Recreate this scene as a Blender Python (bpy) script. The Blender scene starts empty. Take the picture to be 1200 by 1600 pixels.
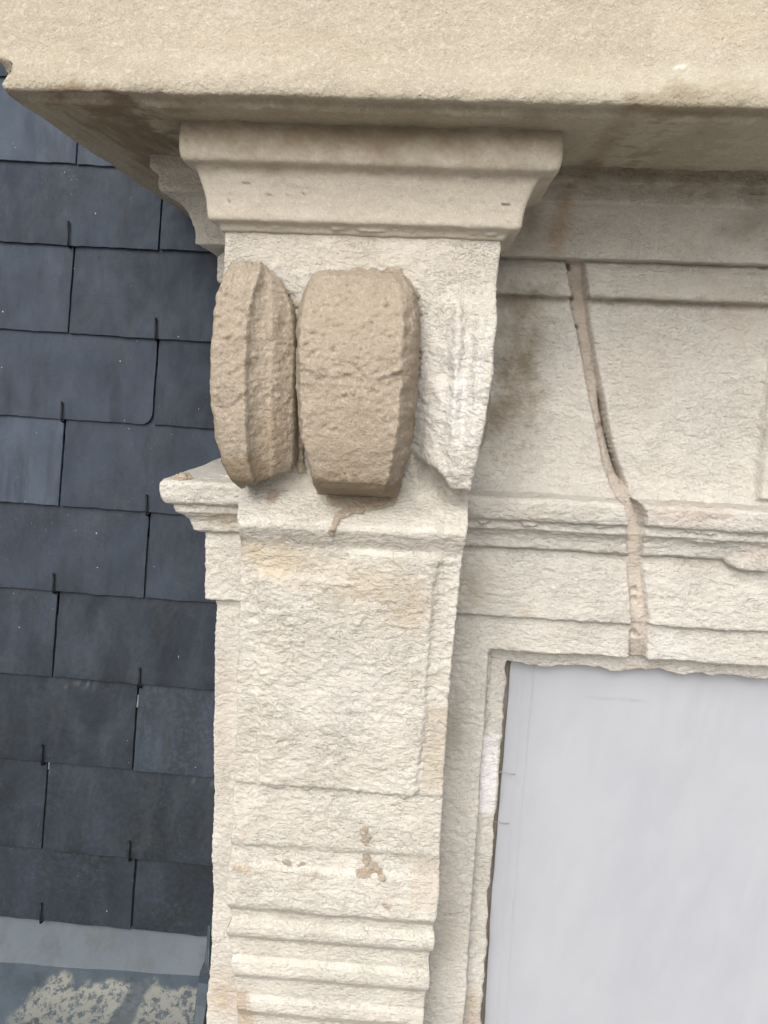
import bpy, math
import numpy as np
from math import radians, sin, cos, tan, pi
from mathutils import Matrix, Vector

SC = bpy.context.scene
COL = SC.collection

# ------------------------------------------------------------------ camera
YAW, PITCH, ROLL, FPX = 3.0, 9.5, 2.5, 1250.0
EYE = np.array([0.0, -0.8, 0.0])
_y, _p, _r = map(radians, (YAW, PITCH, ROLL))
FW = np.array([-sin(_y)*cos(_p), cos(_y)*cos(_p), -sin(_p)])
R0 = np.cross(FW, [0, 0, 1]); R0 /= np.linalg.norm(R0)
U0 = np.cross(R0, FW)
RT = cos(_r)*R0 + sin(_r)*U0
UP = cos(_r)*U0 - sin(_r)*R0
cd = bpy.data.cameras.new("camera")
cam = bpy.data.objects.new("camera", cd); COL.objects.link(cam)
m = Matrix.Identity(4)
for i in range(3):
    m[i][0], m[i][1], m[i][2], m[i][3] = RT[i], UP[i], -FW[i], EYE[i]
cam.matrix_world = m
cd.sensor_fit = 'VERTICAL'; cd.sensor_height = 36.0; cd.lens = 36.0*FPX/1600.0
cd.clip_start = 0.01; cd.clip_end = 500
SC.camera = cam

# ------------------------------------------------------------------ light
SUN_EL, SUN_AZ = radians(36), radians(-13)      # behind the photographer, a little to the left, high
w = bpy.data.worlds.new("World"); SC.world = w; w.use_nodes = True
nt = w.node_tree; bg = nt.nodes['Background']
sky = nt.nodes.new('ShaderNodeTexSky'); sky.sky_type = 'NISHITA'; sky.sun_disc = False
sky.sun_elevation = SUN_EL; sky.sun_rotation = pi - SUN_AZ
sky.air_density = 1.0; sky.dust_density = 4.0
hs = nt.nodes.new('ShaderNodeHueSaturation'); hs.inputs['Saturation'].default_value = 0.45
nt.links.new(sky.outputs[0], hs.inputs['Color']); nt.links.new(hs.outputs[0], bg.inputs['Color'])
bg.inputs['Strength'].default_value = 0.10
sd = bpy.data.lights.new("sun", 'SUN'); sun = bpy.data.objects.new("sun", sd); COL.objects.link(sun)
sd.energy = 1.5; sd.angle = radians(55); sd.color = (1.0, 0.965, 0.91)
dv = Vector((sin(SUN_AZ)*cos(SUN_EL), -cos(SUN_AZ)*cos(SUN_EL), sin(SUN_EL)))
sun.rotation_euler = dv.to_track_quat('Z', 'Y').to_euler(); sun.location = (-2, -4, 5)
SC.view_settings.view_transform = 'Standard'; SC.view_settings.look = 'None'
SC.view_settings.gamma = 1.0; SC.view_settings.exposure = 0.66
SC.view_settings.use_curve_mapping = False

# ------------------------------------------------------------------ measuring helpers
def un(px, py, Y):
    """world (X, Z) of a photo measurement that lies at depth Y"""
    d = FW*FPX + RT*(px-600.0) - UP*(py-800.0)
    t = (Y + 0.8)/d[1]; q = EYE + d*t
    return q[0], q[2]
def uz(px, py, Y): return un(px, py, Y)[1]
def ux(px, py, Y): return un(px, py, Y)[0]
SLX, SLZ = un(300, 350, .27)
ROOF_T = radians(9.5)
def on_roof(px, py):
    d = FW*FPX + RT*(px-600.0) - UP*(py-800.0)
    n = np.array([0, -cos(ROOF_T), sin(ROOF_T)]); o = np.array([SLX, .27, SLZ])
    t = ((o-EYE) @ n)/(d @ n); q = EYE + d*t - o
    return q[0], q @ np.array([0, sin(ROOF_T), cos(ROOF_T)])      # across, up the slope

# ------------------------------------------------------------------ noise
rs = np.random.RandomState(7)
PERM = rs.permutation(256).astype(np.int32); PERM = np.concatenate([PERM, PERM, PERM])
GR = rs.normal(size=(256, 3)); GR /= np.linalg.norm(GR, axis=1)[:, None]
def noise(p):
    p = np.asarray(p, float); sh = p.shape[:-1]; p = p.reshape(-1, 3)
    i = np.floor(p).astype(np.int64); f = p-i; i &= 255
    u = f*f*f*(f*(f*6-15)+10); out = np.zeros(len(p))
    for dx in (0, 1):
        for dy in (0, 1):
            for dz in (0, 1):
                h = PERM[PERM[PERM[(i[:, 0]+dx) & 255]+((i[:, 1]+dy) & 255)]+((i[:, 2]+dz) & 255)]
                g = GR[h]; q = f-np.array([dx, dy, dz])
                wgt = (u[:, 0] if dx else 1-u[:, 0])*(u[:, 1] if dy else 1-u[:, 1])*(u[:, 2] if dz else 1-u[:, 2])
                out += wgt*(g*q).sum(1)
    return out.reshape(sh)*1.5
def fbm(p, octs=4, gain=.5):
    a, s, o = 1., 0., 0.
    p = np.asarray(p, float)
    for k in range(octs):
        o = o + a*noise(p + 17.3*k); p = p*2.03; a *= gain
    return o
def ridged(p, octs=3):
    a, o = 1., 0.
    p = np.asarray(p, float)
    for k in range(octs):
        o = o + a*(1-2*np.abs(noise(p + 9.1*k))); p = p*2.1; a *= .5
    return o*.5
def sstep(a, b, x):
    t = np.clip((x-a)/(b-a), 0, 1); return t*t*(3-2*t)
def vec(*s): return np.array(s, float)

# ------------------------------------------------------------------ object helpers
def tag(o, label=None, cat=None, group=None, kind=None):
    if label: o['label'] = label
    if cat: o['category'] = cat
    if group: o['group'] = group
    if kind: o['kind'] = kind
    return o
def thing(name, label, cat, loc):
    o = bpy.data.objects.new(name, None); COL.objects.link(o); o.location = loc
    o.empty_display_size = .05
    return tag(o, label, cat)
def mesh_obj(name, V, F, mat, parent=None, smooth=True, paint=None, loc=None):
    me = bpy.data.meshes.new(name)
    V = np.asarray(V, np.float32); F = np.asarray(F, np.int32)
    me.vertices.add(len(V)); me.vertices.foreach_set('co', V.ravel())
    k = F.shape[1]
    me.loops.add(F.size); me.loops.foreach_set('vertex_index', F.ravel())
    me.polygons.add(len(F)); me.polygons.foreach_set('loop_start', np.arange(len(F), dtype=np.int32)*k)
    me.update(calc_edges=True); me.validate()
    me.polygons.foreach_set('use_smooth', np.full(len(me.polygons), smooth))
    if paint is not None:
        at = me.color_attributes.new('paint', 'FLOAT_COLOR', 'POINT')
        at.data.foreach_set('color', paint.astype(np.float32).ravel())
    me.materials.append(mat)
    o = bpy.data.objects.new(name, me); COL.objects.link(o)
    if parent is not None:
        o.parent = parent
        b = Vector((0, 0, 0)); q = parent
        while q is not None: b += q.location; q = q.parent
        o.location = -b
    return o
def poly_obj(name, V, F, mat, parent=None, smooth=False):
    me = bpy.data.meshes.new(name); me.from_pydata([tuple(v) for v in V], [], F); me.update()
    me.polygons.foreach_set('use_smooth', [smooth]*len(F)); me.materials.append(mat)
    o = bpy.data.objects.new(name, me); COL.objects.link(o)
    if parent is not None:
        o.parent = parent
        b = Vector((0, 0, 0)); q = parent
        while q is not None: b += q.location; q = q.parent
        o.location = -b
    return o
def grid_obj(name, P, mat, parent=None, keep=None, flip=False, paint=None):
    nu, nv = P.shape[:2]
    if paint is None: paint = np.zeros((nu, nv, 4))
    idx = np.arange(nu*nv).reshape(nu, nv)
    a, b, c, d = idx[:-1, :-1], idx[1:, :-1], idx[1:, 1:], idx[:-1, 1:]
    F = np.stack([a, b, c, d] if not flip else [a, d, c, b], -1).reshape(-1, 4)
    V = P.reshape(-1, 3); pc = None if paint is None else paint.reshape(-1, 4)
    if keep is not None:
        kf = (keep[:-1, :-1] & keep[1:, :-1] & keep[1:, 1:] & keep[:-1, 1:]).reshape(-1)
        F = F[kf]
        used = np.unique(F); mp = np.zeros(len(V), int); mp[used] = np.arange(len(used))
        V = V[used]; F = mp[F]; pc = None if pc is None else pc[used]
    return mesh_obj(name, V, F, mat, parent, paint=pc)
def resample(pts, step):
    """pts (n,k) -> dense polyline keeping the corners; step scalar or one per segment"""
    pts = np.asarray(pts, float); out = []
    for i in range(len(pts)-1):
        s = step[i] if hasattr(step, '__len__') else step
        n = max(1, int(round(np.linalg.norm(pts[i+1][:2]-pts[i][:2])/s)))
        for k in range(n): out.append(pts[i]+(pts[i+1]-pts[i])*k/n)
    out.append(pts[-1]); return np.array(out)
def sweep(profile, path, pstep, sstep_, mode='plan', left_normal=True):
    """profile (a,b): a outward from the path, b along the third axis. Mitred."""
    prof = resample(profile, pstep)
    path = np.asarray(path, float)
    seg = np.diff(path, axis=0); seg /= np.linalg.norm(seg, axis=1)[:, None]
    nrm = np.stack([seg[:, 1], -seg[:, 0]], 1)
    if not left_normal: nrm = -nrm
    mit = [nrm[0]]
    for i in range(1, len(path)-1):
        b = nrm[i-1]+nrm[i]; mit.append(b/(1+nrm[i-1] @ nrm[i]))
    mit.append(nrm[-1])
    full = resample(np.hstack([path, np.array(mit)]), sstep_)
    q = full[:, None, :2] + full[:, None, 2:]*prof[None, :, :1]
    b = np.broadcast_to(prof[None, :, 1:2], q.shape[:2]+(1,))
    if mode == 'plan': P = np.concatenate([q, b], -1)
    else: P = np.concatenate([q[..., :1], b, q[..., 1:2]], -1)
    return P
def normals(P):
    du = np.gradient(P, axis=0); dv_ = np.gradient(P, axis=1)
    n = np.cross(du, dv_); l = np.linalg.norm(n, axis=-1, keepdims=True)
    return n/np.maximum(l, 1e-12)
def lap(P, it):
    for _ in range(it):
        Q = P.copy()
        Q[1:-1] = .5*P[1:-1]+.25*(P[:-2]+P[2:])
        R = Q.copy(); R[:, 1:-1] = .5*Q[:, 1:-1]+.25*(Q[:, :-2]+Q[:, 2:]); P = R
    return P
def stone(P, sign=1, rough=.0012, chisel=.0, lump=.001, wear=2, chip=.004, chipf=55., seed=0.):
    """weathering: rounded arrises, bitten edges, tooled faces"""
    n0 = sign*normals(lap(P, 3))
    S = lap(P, wear)
    K = np.clip(((lap(P, 1)-lap(P, 7))*n0).sum(-1)/.0009, 0, 1)
    p = P + seed
    d = lump*fbm(p*14, 3)
    if rough: d = d + rough*fbm(p*110*vec(1, 1, 1.5), 3, .6)
    if chisel:
        wv = np.stack([noise(p*40), noise(p*40+5), noise(p*40+9)], -1)*.006
        am_ = .15+.85*sstep(-.35, .40, fbm(p*15+40, 3))
        chisel = chisel*.60*am_
        h = fbm((p+wv)*vec(48, 60, 82), 4, .6)*3.2
        fl = np.floor(h); te = (fl+sstep(.25, .6, h-fl))/3.2
        d = d + chisel*1.15*te + chisel*.55*fbm(p*vec(190, 190, 260), 2, .7) - chisel*1.1*np.maximum(0, noise(p*vec(85, 85, 120)+31)-.28)*3
    bite = np.maximum(0, fbm(p*chipf, 3)-.08) + .5*np.maximum(0, noise(p*chipf*2.7)-.1)
    d = d - chip*K*bite*2.2
    return S + n0*d[..., None]

PAINTS = []
def paint_for(P, extra=()):
    """colour patches that belong to the stone: (cx, cz, rx, rz, rgb, alpha, kind)"""
    C = np.zeros(P.shape[:2]+(4,))
    nz = fbm(P*60, 3)*.35; nz2 = fbm(P*260, 2)*.22
    for (cx, cz, rx, rz, rgb, al, kind) in list(PAINTS)+list(extra):
        x = (P[..., 0]-cx)/rx; z = (P[..., 2]-cz)/rz
        if kind == 'soft': a = np.clip(1-(x*x+z*z)**.5 + nz+nz2, 0, 1)*al
        elif kind == 'blob': a = sstep(0, .18, 1-(x*x+z*z)**.5 + nz*1.8+nz2*1.4)*al
        else: a = sstep(0, .06, 1-np.maximum(abs(x), abs(z)) + nz*.12)*al
        a = np.clip(a, 0, 1)[..., None]
        C[..., :3] = C[..., :3]*(1-a)+np.array(rgb)*a
        C[..., 3:] = C[..., 3:]*(1-a)+a
    return C

# ------------------------------------------------------------------ materials
class NT:
    def __init__(s, name):
        s.m = bpy.data.materials.new(name); s.m.use_nodes = True; s.t = s.m.node_tree
        s.b = s.t.nodes['Principled BSDF']; s.tc = s.n('ShaderNodeTexCoord')
    def n(s, t, **k):
        o = s.t.nodes.new(t)
        for a, v in k.items(): setattr(o, a, v)
        return o
    def l(s, a, b): s.t.links.new(a, b)
    def co(s, scale=(1, 1, 1), src='Object'):
        mp = s.n('ShaderNodeMapping'); mp.inputs['Scale'].default_value = scale
        s.l(s.tc.outputs[src], mp.inputs[0]); return mp.outputs[0]
    def noise(s, scale, detail=5, rough=.6, co=None, dist=0):
        o = s.n('ShaderNodeTexNoise'); o.inputs['Scale'].default_value = scale
        o.inputs['Detail'].default_value = detail; o.inputs['Roughness'].default_value = rough
        o.inputs['Distortion'].default_value = dist
        s.l(co if co is not None else s.co(), o.inputs['Vector']); return o.outputs['Fac']
    def ramp(s, src, stops):
        r = s.n('ShaderNodeValToRGB'); e = r.color_ramp.elements
        while len(e) < len(stops): e.new(.5)
        for i, (p, c) in enumerate(stops):
            e[i].position = p; e[i].color = (c if hasattr(c, '__len__') else (c, c, c))[:3]+(1,) if hasattr(c, '__len__') else (c, c, c, 1)
        s.l(src, r.inputs[0]); return r.outputs[0]
    def mix(s, f, a, b, mode='MIX'):
        x = s.n('ShaderNodeMix', data_type='RGBA', blend_type=mode)
        for sock, v in ((x.inputs[0], f), (x.inputs[6], a), (x.inputs[7], b)):
            if hasattr(v, 'is_linked') or hasattr(v, 'links'): s.l(v, sock)
            elif hasattr(v, '__len__'): sock.default_value = tuple(v)[:3]+(1,)
            else: sock.default_value = v
        return x.outputs[2]
    def math(s, op, a, b=0., clamp=False):
        x = s.n('ShaderNodeMath', operation=op, use_clamp=clamp)
        for sock, v in ((x.inputs[0], a), (x.inputs[1], b)):
            if hasattr(v, 'links'): s.l(v, sock)
            else: sock.default_value = v
        return x.outputs[0]
    def bump(s, h, dist, strength=1., prev=None):
        b = s.n('ShaderNodeBump'); b.inputs['Strength'].default_value = strength
        b.inputs['Distance'].default_value = dist; s.l(h, b.inputs['Height'])
        if prev is not None: s.l(prev, b.inputs['Normal'])
        return b.outputs[0]

def stone_mat(name, base, alt, alt2, fine=.0006, mid=.0010, flaky=0., specks=.5, pits=.4, rough=.92):
    g = NT(name)
    c = g.mix(g.ramp(g.noise(9, 6, .65), [(.35, 0), (.65, 1)]), base, alt)
    c = g.mix(g.ramp(g.noise(33, 6, .7), [(.45, 0), (.72, 1)]), c, alt2)
    # fine mineral grain
    gr = g.noise(900, 3, .7)
    c = g.mix(g.ramp(gr, [(.3, .0), (.7, 1)]), g.mix(.16, c, (.05, .045, .04)), g.mix(.10, c, (.9, .88, .84)))
    # dark pits and pale grains
    if specks:
        sp = g.ramp(g.noise(380, 4, .7), [(.22, 1), (.27, 0)])
        c = g.mix(g.math('MULTIPLY', sp, specks), c, (.06, .05, .04))
        sp2 = g.ramp(g.noise(290, 1, .5, g.co((1.1, .9, 1))), [(.76, 0), (.80, 1)])
        c = g.mix(g.math('MULTIPLY', sp2, specks*.4), c, (.75, .72, .66))
    cav = g.ramp(g.noise(190, 6, .7, g.co((.7, 1, 1.3)), .4), [(.33, 1), (.40, 0)])
    c = g.mix(g.math('MULTIPLY', cav, .5), c, g.mix(.5, c, (.12, .09, .06)))
    pz = g.ramp(g.noise(120, 5, .75, g.co((.8, 1, 1.3))), [(.24, 1), (.285, 0)])
    c = g.mix(g.math('MULTIPLY', pz, .7), c, (.10, .08, .06))
    c = g.mix(g.math('MULTIPLY', g.ramp(g.noise(260, 4, .7), [(.5, 0), (.68, 1)]), .22), c, (.80, .78, .74))
    at = g.n('ShaderNodeAttribute', attribute_name='paint')
    inv = g.math('SUBTRACT', 1., at.outputs['Alpha'])
    k = g.n('ShaderNodeVectorMath', operation='SCALE'); g.l(c, k.inputs[0]); g.l(inv, k.inputs['Scale'])
    pr = g.n('ShaderNodeVectorMath', operation='SCALE'); g.l(at.outputs['Color'], pr.inputs[0])
    g.l(g.math('ADD', g.math('MULTIPLY', g.noise(420, 4, .7), .5), .75), pr.inputs['Scale'])
    ad = g.n('ShaderNodeVectorMath', operation='ADD'); g.l(k.outputs[0], ad.inputs[0]); g.l(pr.outputs[0], ad.inputs[1])
    g.l(ad.outputs[0], g.b.inputs['Base Color'])
    g.b.inputs['Roughness'].default_value = rough; g.b.inputs['Specular IOR Level'].default_value = .2
    h1 = g.noise(520, 2, .5); h2 = g.noise(200, 5, .62)
    nb = g.bump(h1, fine*.6); nb = g.bump(h2, mid, 1., nb)
    if flaky:
        fl = g.noise(75, 9, .66, g.co((.8, 1, 1.3)), .5)
        fl = g.ramp(fl, [(.30, 0), (.335, .14), (.39, .16), (.41, .30), (.46, .33), (.475, .48), (.53, .52), (.545, .68), (.60, .72), (.62, .88), (.70, 1)])
        mk = g.ramp(g.noise(19, 4, .6), [(.38, .12), (.62, 1)])
        nb = g.bump(g.math('MULTIPLY', fl, mk), flaky*1.35, 1., nb)
        f2 = g.noise(230, 3, .6, g.co((.8, 1, 1.3)))
        nb = g.bump(g.ramp(f2, [(.40, 0), (.47, .6), (.62, 1)]), flaky*.38, 1., nb)
    if pits:
        v = g.n('ShaderNodeTexVoronoi'); v.inputs['Scale'].default_value = 210; g.l(g.co(), v.inputs['Vector'])
        pm = g.ramp(v.outputs['Distance'], [(.0, 0), (.16, 1)])
        nm = g.ramp(g.noise(60, 3, .5), [(.5, 1), (.62, 0)])
        hh = g.math('MAXIMUM', pm, nm)
        nb = g.bump(hh, .0012*pits, 1., nb)
    g.l(nb, g.b.inputs['Normal'])
    return g.m

M = {}
M['tooled'] = stone_mat('tooled_limestone', (.605, .575, .515), (.565, .53, .465), (.65, .625, .575), .0004, .0007, .0016, .25, .5)
M['wall'] = stone_mat('weathered_limestone', (.59, .57, .525), (.60, .565, .51), (.55, .535, .495), .0005, .0010, .0014, .5, .6)
M['smooth'] = stone_mat('dressed_limestone', (.525, .475, .395), (.56, .51, .43), (.485, .435, .36), .0004, .0007, 0, .35, .25)
M['render'] = stone_mat('sandy_cornice_stone', (.41, .362, .275), (.46, .41, .325), (.375, .328, .25), .0014, .0019, 0, .8, .5)
M['soffit'] = M['render']
M['mortar'] = stone_mat('fresh_repair_mortar', (.325, .268, .20), (.36, .298, .225), (.29, .238, .175),   .0011, .0019, 0, .3, .5)
M['cut'] = stone_mat('cut_channel_filler', (.40, .335, .275), (.44, .375, .315), (.36, .30, .25), .0003, .0005, 0, .3, .2)

def slate_mat():
    g = NT('blue_black_slate')
    oi = g.n('ShaderNodeObjectInfo'); rnd = oi.outputs['Random']
    off = g.n('ShaderNodeVectorMath', operation='ADD'); g.l(g.tc.outputs['Object'], off.inputs[0])
    cx = g.n('ShaderNodeCombineXYZ'); g.l(g.math('MULTIPLY', rnd, 37.), cx.inputs[0]); g.l(g.math('MULTIPLY', rnd, 11.), cx.inputs[2])
    g.l(cx.outputs[0], off.inputs[1]); co = off.outputs[0]
    def m(sc):
        mp = g.n('ShaderNodeMapping'); mp.inputs['Scale'].default_value = sc; g.l(co, mp.inputs[0]); return mp.outputs[0]
    c = g.mix(g.ramp(rnd, [(0, 0), (.7, .35), (.86, .5), (.9, 1)]), (.007, .011, .020), (.052, .070, .100))
    c = g.mix(g.ramp(g.noise(14, 5, .6, m((1, 1, .7)), .6), [(.35, 0), (.7, 1)]), c, (.034, .047, .070))
    c = g.mix(g.math('MULTIPLY', g.ramp(g.noise(26, 5, .6, m((1.6, 1, .25))), [(.5, 0), (.7, 1)]), .55), c, (.013, .017, .024))
    c = g.mix(g.math('MULTIPLY', g.ramp(g.noise(16, 4, .6, m((2.5, 1, .2))), [(.62, 0), (.8, 1)]), .1), c, (.07, .08, .095))
    sc = g.ramp(g.noise(150, 3, .75, m((1, 1, .5)), 2.), [(.68, 0), (.73, 1)])
    msk = g.ramp(g.noise(12, 2, .5, m((1, 1, 1))), [(.52, 0), (.66, 1)])
    c = g.mix(g.math('MULTIPLY', g.math('MULTIPLY', sc, msk), .7), c, (.40, .40, .40))
    sp = g.ramp(g.noise(210, 1, .5, m((1, 1, 1))), [(.80, 0), (.83, 1)])
    c = g.mix(sp, c, (.35, .36, .36))
    at = g.n('ShaderNodeAttribute', attribute_name='paint')
    bl = g.math('MULTIPLY', at.outputs['Alpha'], g.ramp(g.noise(160, 4, .7, m((1, 1, 1))), [(.38, .5), (.56, 1)]))
    c = g.mix(bl, c, at.outputs['Color'])
    g.l(c, g.b.inputs['Base Color'])
    g.l(g.ramp(g.noise(30, 5, .7, m((1, 1, .5))), [(.3, .55), (.7, .75)]), g.b.inputs['Roughness'])
    g.b.inputs['Specular IOR Level'].default_value = .27
    h = g.noise(18, 6, .55, m((1, 1, .6)), 1.2)
    nb = g.bump(g.noise(420, 4, .6, m((1, 1, .6))), .00025)
    nb = g.bump(h, .0035, .7, nb)
    rg = g.ramp(g.noise(40, 3, .5, m((.6, 1, 1.3)), 2.5), [(.49, 0), (.51, 1)])
    nb = g.bump(rg, .00012, .35, nb)
    cl = g.ramp(g.noise(9, 9, .62, m((1.3, 1, .8)), .8), [(.40, 0), (.42, .3), (.50, .34), (.515, .6), (.60, .66), (.61, 1)])
    nb = g.bump(cl, .0007, .6, nb)
    g.l(nb, g.b.inputs['Normal']); return g.m
M['slate'] = slate_mat()

def simple(name, col, rough=.6, metal=0., n1=60, amt=.3, bump=.0004, col2=None):
    g = NT(name)
    c2 = col2 or tuple(x*(1-amt) for x in col)
    g.l(g.mix(g.ramp(g.noise(n1, 6, .65), [(.35, 0), (.7, 1)]), col, c2), g.b.inputs['Base Color'])
    g.b.inputs['Roughness'].default_value = rough; g.b.inputs['Metallic'].default_value = metal
    g.l(g.bump(g.noise(n1*6, 4, .6), bump), g.b.inputs['Normal']); return g.m
M['hook'] = simple('dark_slate_hook', (.02, .022, .024), .5, .6)
M['batten'] = simple('dark_underlay', (.006, .007, .009), .95)
M['void'] = simple('timber_frame', (.30, .265, .22), .8, 0, 30, .5)
M['staple'] = simple('grey_thread', (.38, .36, .33), .6)
M['ground'] = simple('street_paving', (.28, .265, .24), .9, 0, 1.5, .3, .01)

def zinc_mat(limes):
    g = NT('weathered_zinc_limed' if limes else 'weathered_zinc')
    c = g.mix(g.ramp(g.noise(9, 5, .6), [(.3, 0), (.7, 1)]), (.035, .052, .070), (.062, .082, .103))
    c = g.mix(g.ramp(g.noise(30, 6, .7, g.co((1, 1, .5))), [(.5, 0), (.72, 1)]), c, (.030, .040, .043))
    if limes:
        at = g.n('ShaderNodeAttribute', attribute_name='paint')
        f = g.math('MULTIPLY', at.outputs['Alpha'], g.ramp(g.noise(110, 10, .78, None, .3), [(.46, .10), (.50, 1)]))
        c = g.mix(g.math('MULTIPLY', f, 1., True), c, at.outputs['Color'])
        d = g.ramp(g.noise(120, 3, .5), [(.24, 1), (.27, 0)]); c = g.mix(d, c, (.05, .05, .05))
    g.l(c, g.b.inputs['Base Color']); g.b.inputs['Roughness'].default_value = .55
    g.b.inputs['Metallic'].default_value = .1
    g.l(g.bump(g.noise(40, 6, .6), .0015, .6), g.b.inputs['Normal']); return g.m
M['zinc'] = zinc_mat(False); M['zinc_l'] = zinc_mat(True)

def sheet_mat():
    g = NT('white_plastic_sheeting')
    c = g.mix(g.ramp(g.noise(7, 5, .6, g.co((1, 1, .6))), [(.35, 0), (.7, 1)]), (.385, .402, .445), (.42, .435, .468))
    c = g.mix(g.math('MULTIPLY', g.ramp(g.noise(120, 2, .5), [(.74, 0), (.77, 1)]), .35), c, (.45, .43, .42))
    at = g.n('ShaderNodeAttribute', attribute_name='paint')
    c = g.mix(g.math('MULTIPLY', at.outputs['Alpha'], g.ramp(g.noise(60, 6, .7, g.co((.5, 1, 1.4))), [(.4, .3), (.65, 1)])), c, at.outputs['Color'])
    g.l(c, g.b.inputs['Base Color']); g.b.inputs['Roughness'].default_value = .42
    g.b.inputs['Specular IOR Level'].default_value = .4
    g.l(g.bump(g.noise(260, 4, .6), .00012), g.b.inputs['Normal']); return g.m
M['sheet'] = sheet_mat()

# ------------------------------------------------------------------ stains and patches (on the stone, real positions)
def blob(px, py, Y, rx, ry, rgb, al, kind='soft'):
    x, z = un(px, py, Y); k = (Y+.8)/FPX
    return (x, z, rx*k, ry*k, rgb, al, kind)
YEL = (.52, .44, .32); TAN = (.50, .42, .33); MOR = (.36, .28, .19); PINK = (.52, .45, .40); WHT = (.66, .65, .64)

# ------------------------------------------------------------------ the groove cut through the wall
GL = [(884, 405), (890, 450), (903, 510), (914, 565), (924, 620), (935, 670), (947, 730), (962, 775), (972, 815), (978, 860), (984, 930), (988, 975), (986, 1075)]
GRt = [(911, 405), (918, 455), (925, 505), (937, 575), (948, 630), (957, 680), (969, 725), (988, 775), (996, 800), (997, 830), (1001, 870), (1009, 930), (1014, 970), (1014, 1075)]
gl = np.array([un(a, b, 0) for a, b in GL])[::-1]; gr_ = np.array([un(a, b, 0) for a, b in GRt])[::-1]
gy = np.array([un(950, a, 0)[1] for a in (405, 450, 560, 700, 745, 775, 830, 900, 1000, 1080)])[::-1]
gd = np.array([.004, .017, .022, .023, .020, .007, -.006, .006, .0135, .040])[::-1]
def groove(P):
    """pushes everything inside the cut back to the floor of the cut; returns P and the mask"""
    x, z = P[..., 0], P[..., 2]
    jig = noise(np.stack([z*60, z*0, z*0], -1))*.0005 + noise(np.stack([z*300, z*0+4, z*0], -1))*.0006
    L = np.interp(z, gl[:, 1], gl[:, 0])+jig; R = np.interp(z, gr_[:, 1], gr_[:, 0])-jig*.5
    D = np.interp(z, gy, gd)
    t = np.clip((x-L)/(R-L), 0, 1)
    zt = gl[-1, 1]
    m = sstep(-.0007, .0011, x-L)*sstep(-.0007, .0011, R-x)*sstep(-.002, .001, zt-z)
    up = sstep(un(950, 700, 0)[1], un(950, 600, 0)[1], z)
    lo = sstep(un(950, 600, 0)[1], un(950, 655, 0)[1], z)*sstep(un(950, 760, 0)[1], un(950, 735, 0)[1], z)
    hi = sstep(un(950, 560, 0)[1], un(950, 500, 0)[1], z)
    fl = D + .0035*(t-.5)*0
    bits = sstep(.05, .25, noise(np.stack([z*110, z*0+2, z*0], -1)))
    fl = fl + .016*hi*sstep(.34, .08, t)*bits + .022*lo*sstep(.66, .9, t) - .004*lo*sstep(.7, .3, t) - .0016*sstep(.55, .2, abs(t-.45))*(1-up)
    fl = fl + .0006*fbm(P*70, 3)
    # two little drill pits lower down
    for (a, b) in ((993, 925), (993, 940), (994, 995), (945, 668)):
        cx, cz = un(a, b, 0); r = np.hypot((x-cx), (z-cz)*.8); fl = fl + .005*sstep(.0042, .002, r)
    y = P[..., 1]
    P = P.copy(); P[..., 1] = np.where(fl > y, y+(fl-y)*m, y)
    return P, m*(fl > y-.0005)
def paint_groove(C, m, Z_):
    m = m[..., None]; k_ = sstep(uz(950, 740, 0), uz(950, 840, 0), Z_)[..., None]; col = np.array((.46, .40, .345))*(1-k_)+np.array((.54, .48, .42))*k_
    C[..., :3] = C[..., :3]*(1-m*.9)+col*m*.9; C[..., 3:] = C[..., 3:]*(1-m*.9)+m*.9
    return C

# ================================================================== STRUCTURE
g = mesh_obj('ground', [(-60, -60, -9), (60, -60, -9), (60, 60, -9), (-60, 60, -9)], [[0, 1, 2, 3]], M['ground'], smooth=False)
tag(g, kind='structure')

XW = ux(320, 880, 0.0)                 # left corner of the dormer front
BASE = (0.05, 0.0, -.62)
dormer = thing('stone_dormer', 'pale limestone dormer front with moulded cornice, scroll bracket and covered window opening', 'dormer', BASE)
XR = .80; XM = .42
BACK = .50
zz = lambda py, Y: uz(1000, py, Y)

# --- corona (the projecting cornice slab)
z_so = zz(186, -.19); z_fr = zz(165, -.205)
XC = ux(-9, 150, -.205)+.205            # so that the mitred corner stands at the slab's corner
prof = [(-.02, z_so+.004), (.055, z_so+.002), (.186, z_so), (.190, z_so-.0005), (.1935, z_so+.0065), (.2035, z_fr-.0008), (.2055, z_fr+.004), (.2045, z_fr+.012),
        (.198, z_fr+.030), (.192, z_fr+.065), (.188, z_fr+.15), (.188, z_fr+.27), (-.02, z_fr+.29)]
P = sweep(prof, [(XC, BACK), (XC, .02), (XC, 0), (XM, 0), (XR, 0)], .0026, [.012, .003, .0026, .02])
P = stone(P, 1, rough=.0005, lump=.0010, wear=2, chip=.0009, chipf=90)
so_ = sstep(z_so+.004, z_so+.001, P[..., 2])
P[..., 2] += so_*(.0016*fbm(P*vec(30, 45, 30), 4)+.0007*fbm(P*140, 3))
P[..., 0] -= .034*sstep(z_fr+.012, z_fr+.045, P[..., 2])*sstep(XC-.10, XC-.16, P[..., 0])
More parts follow.
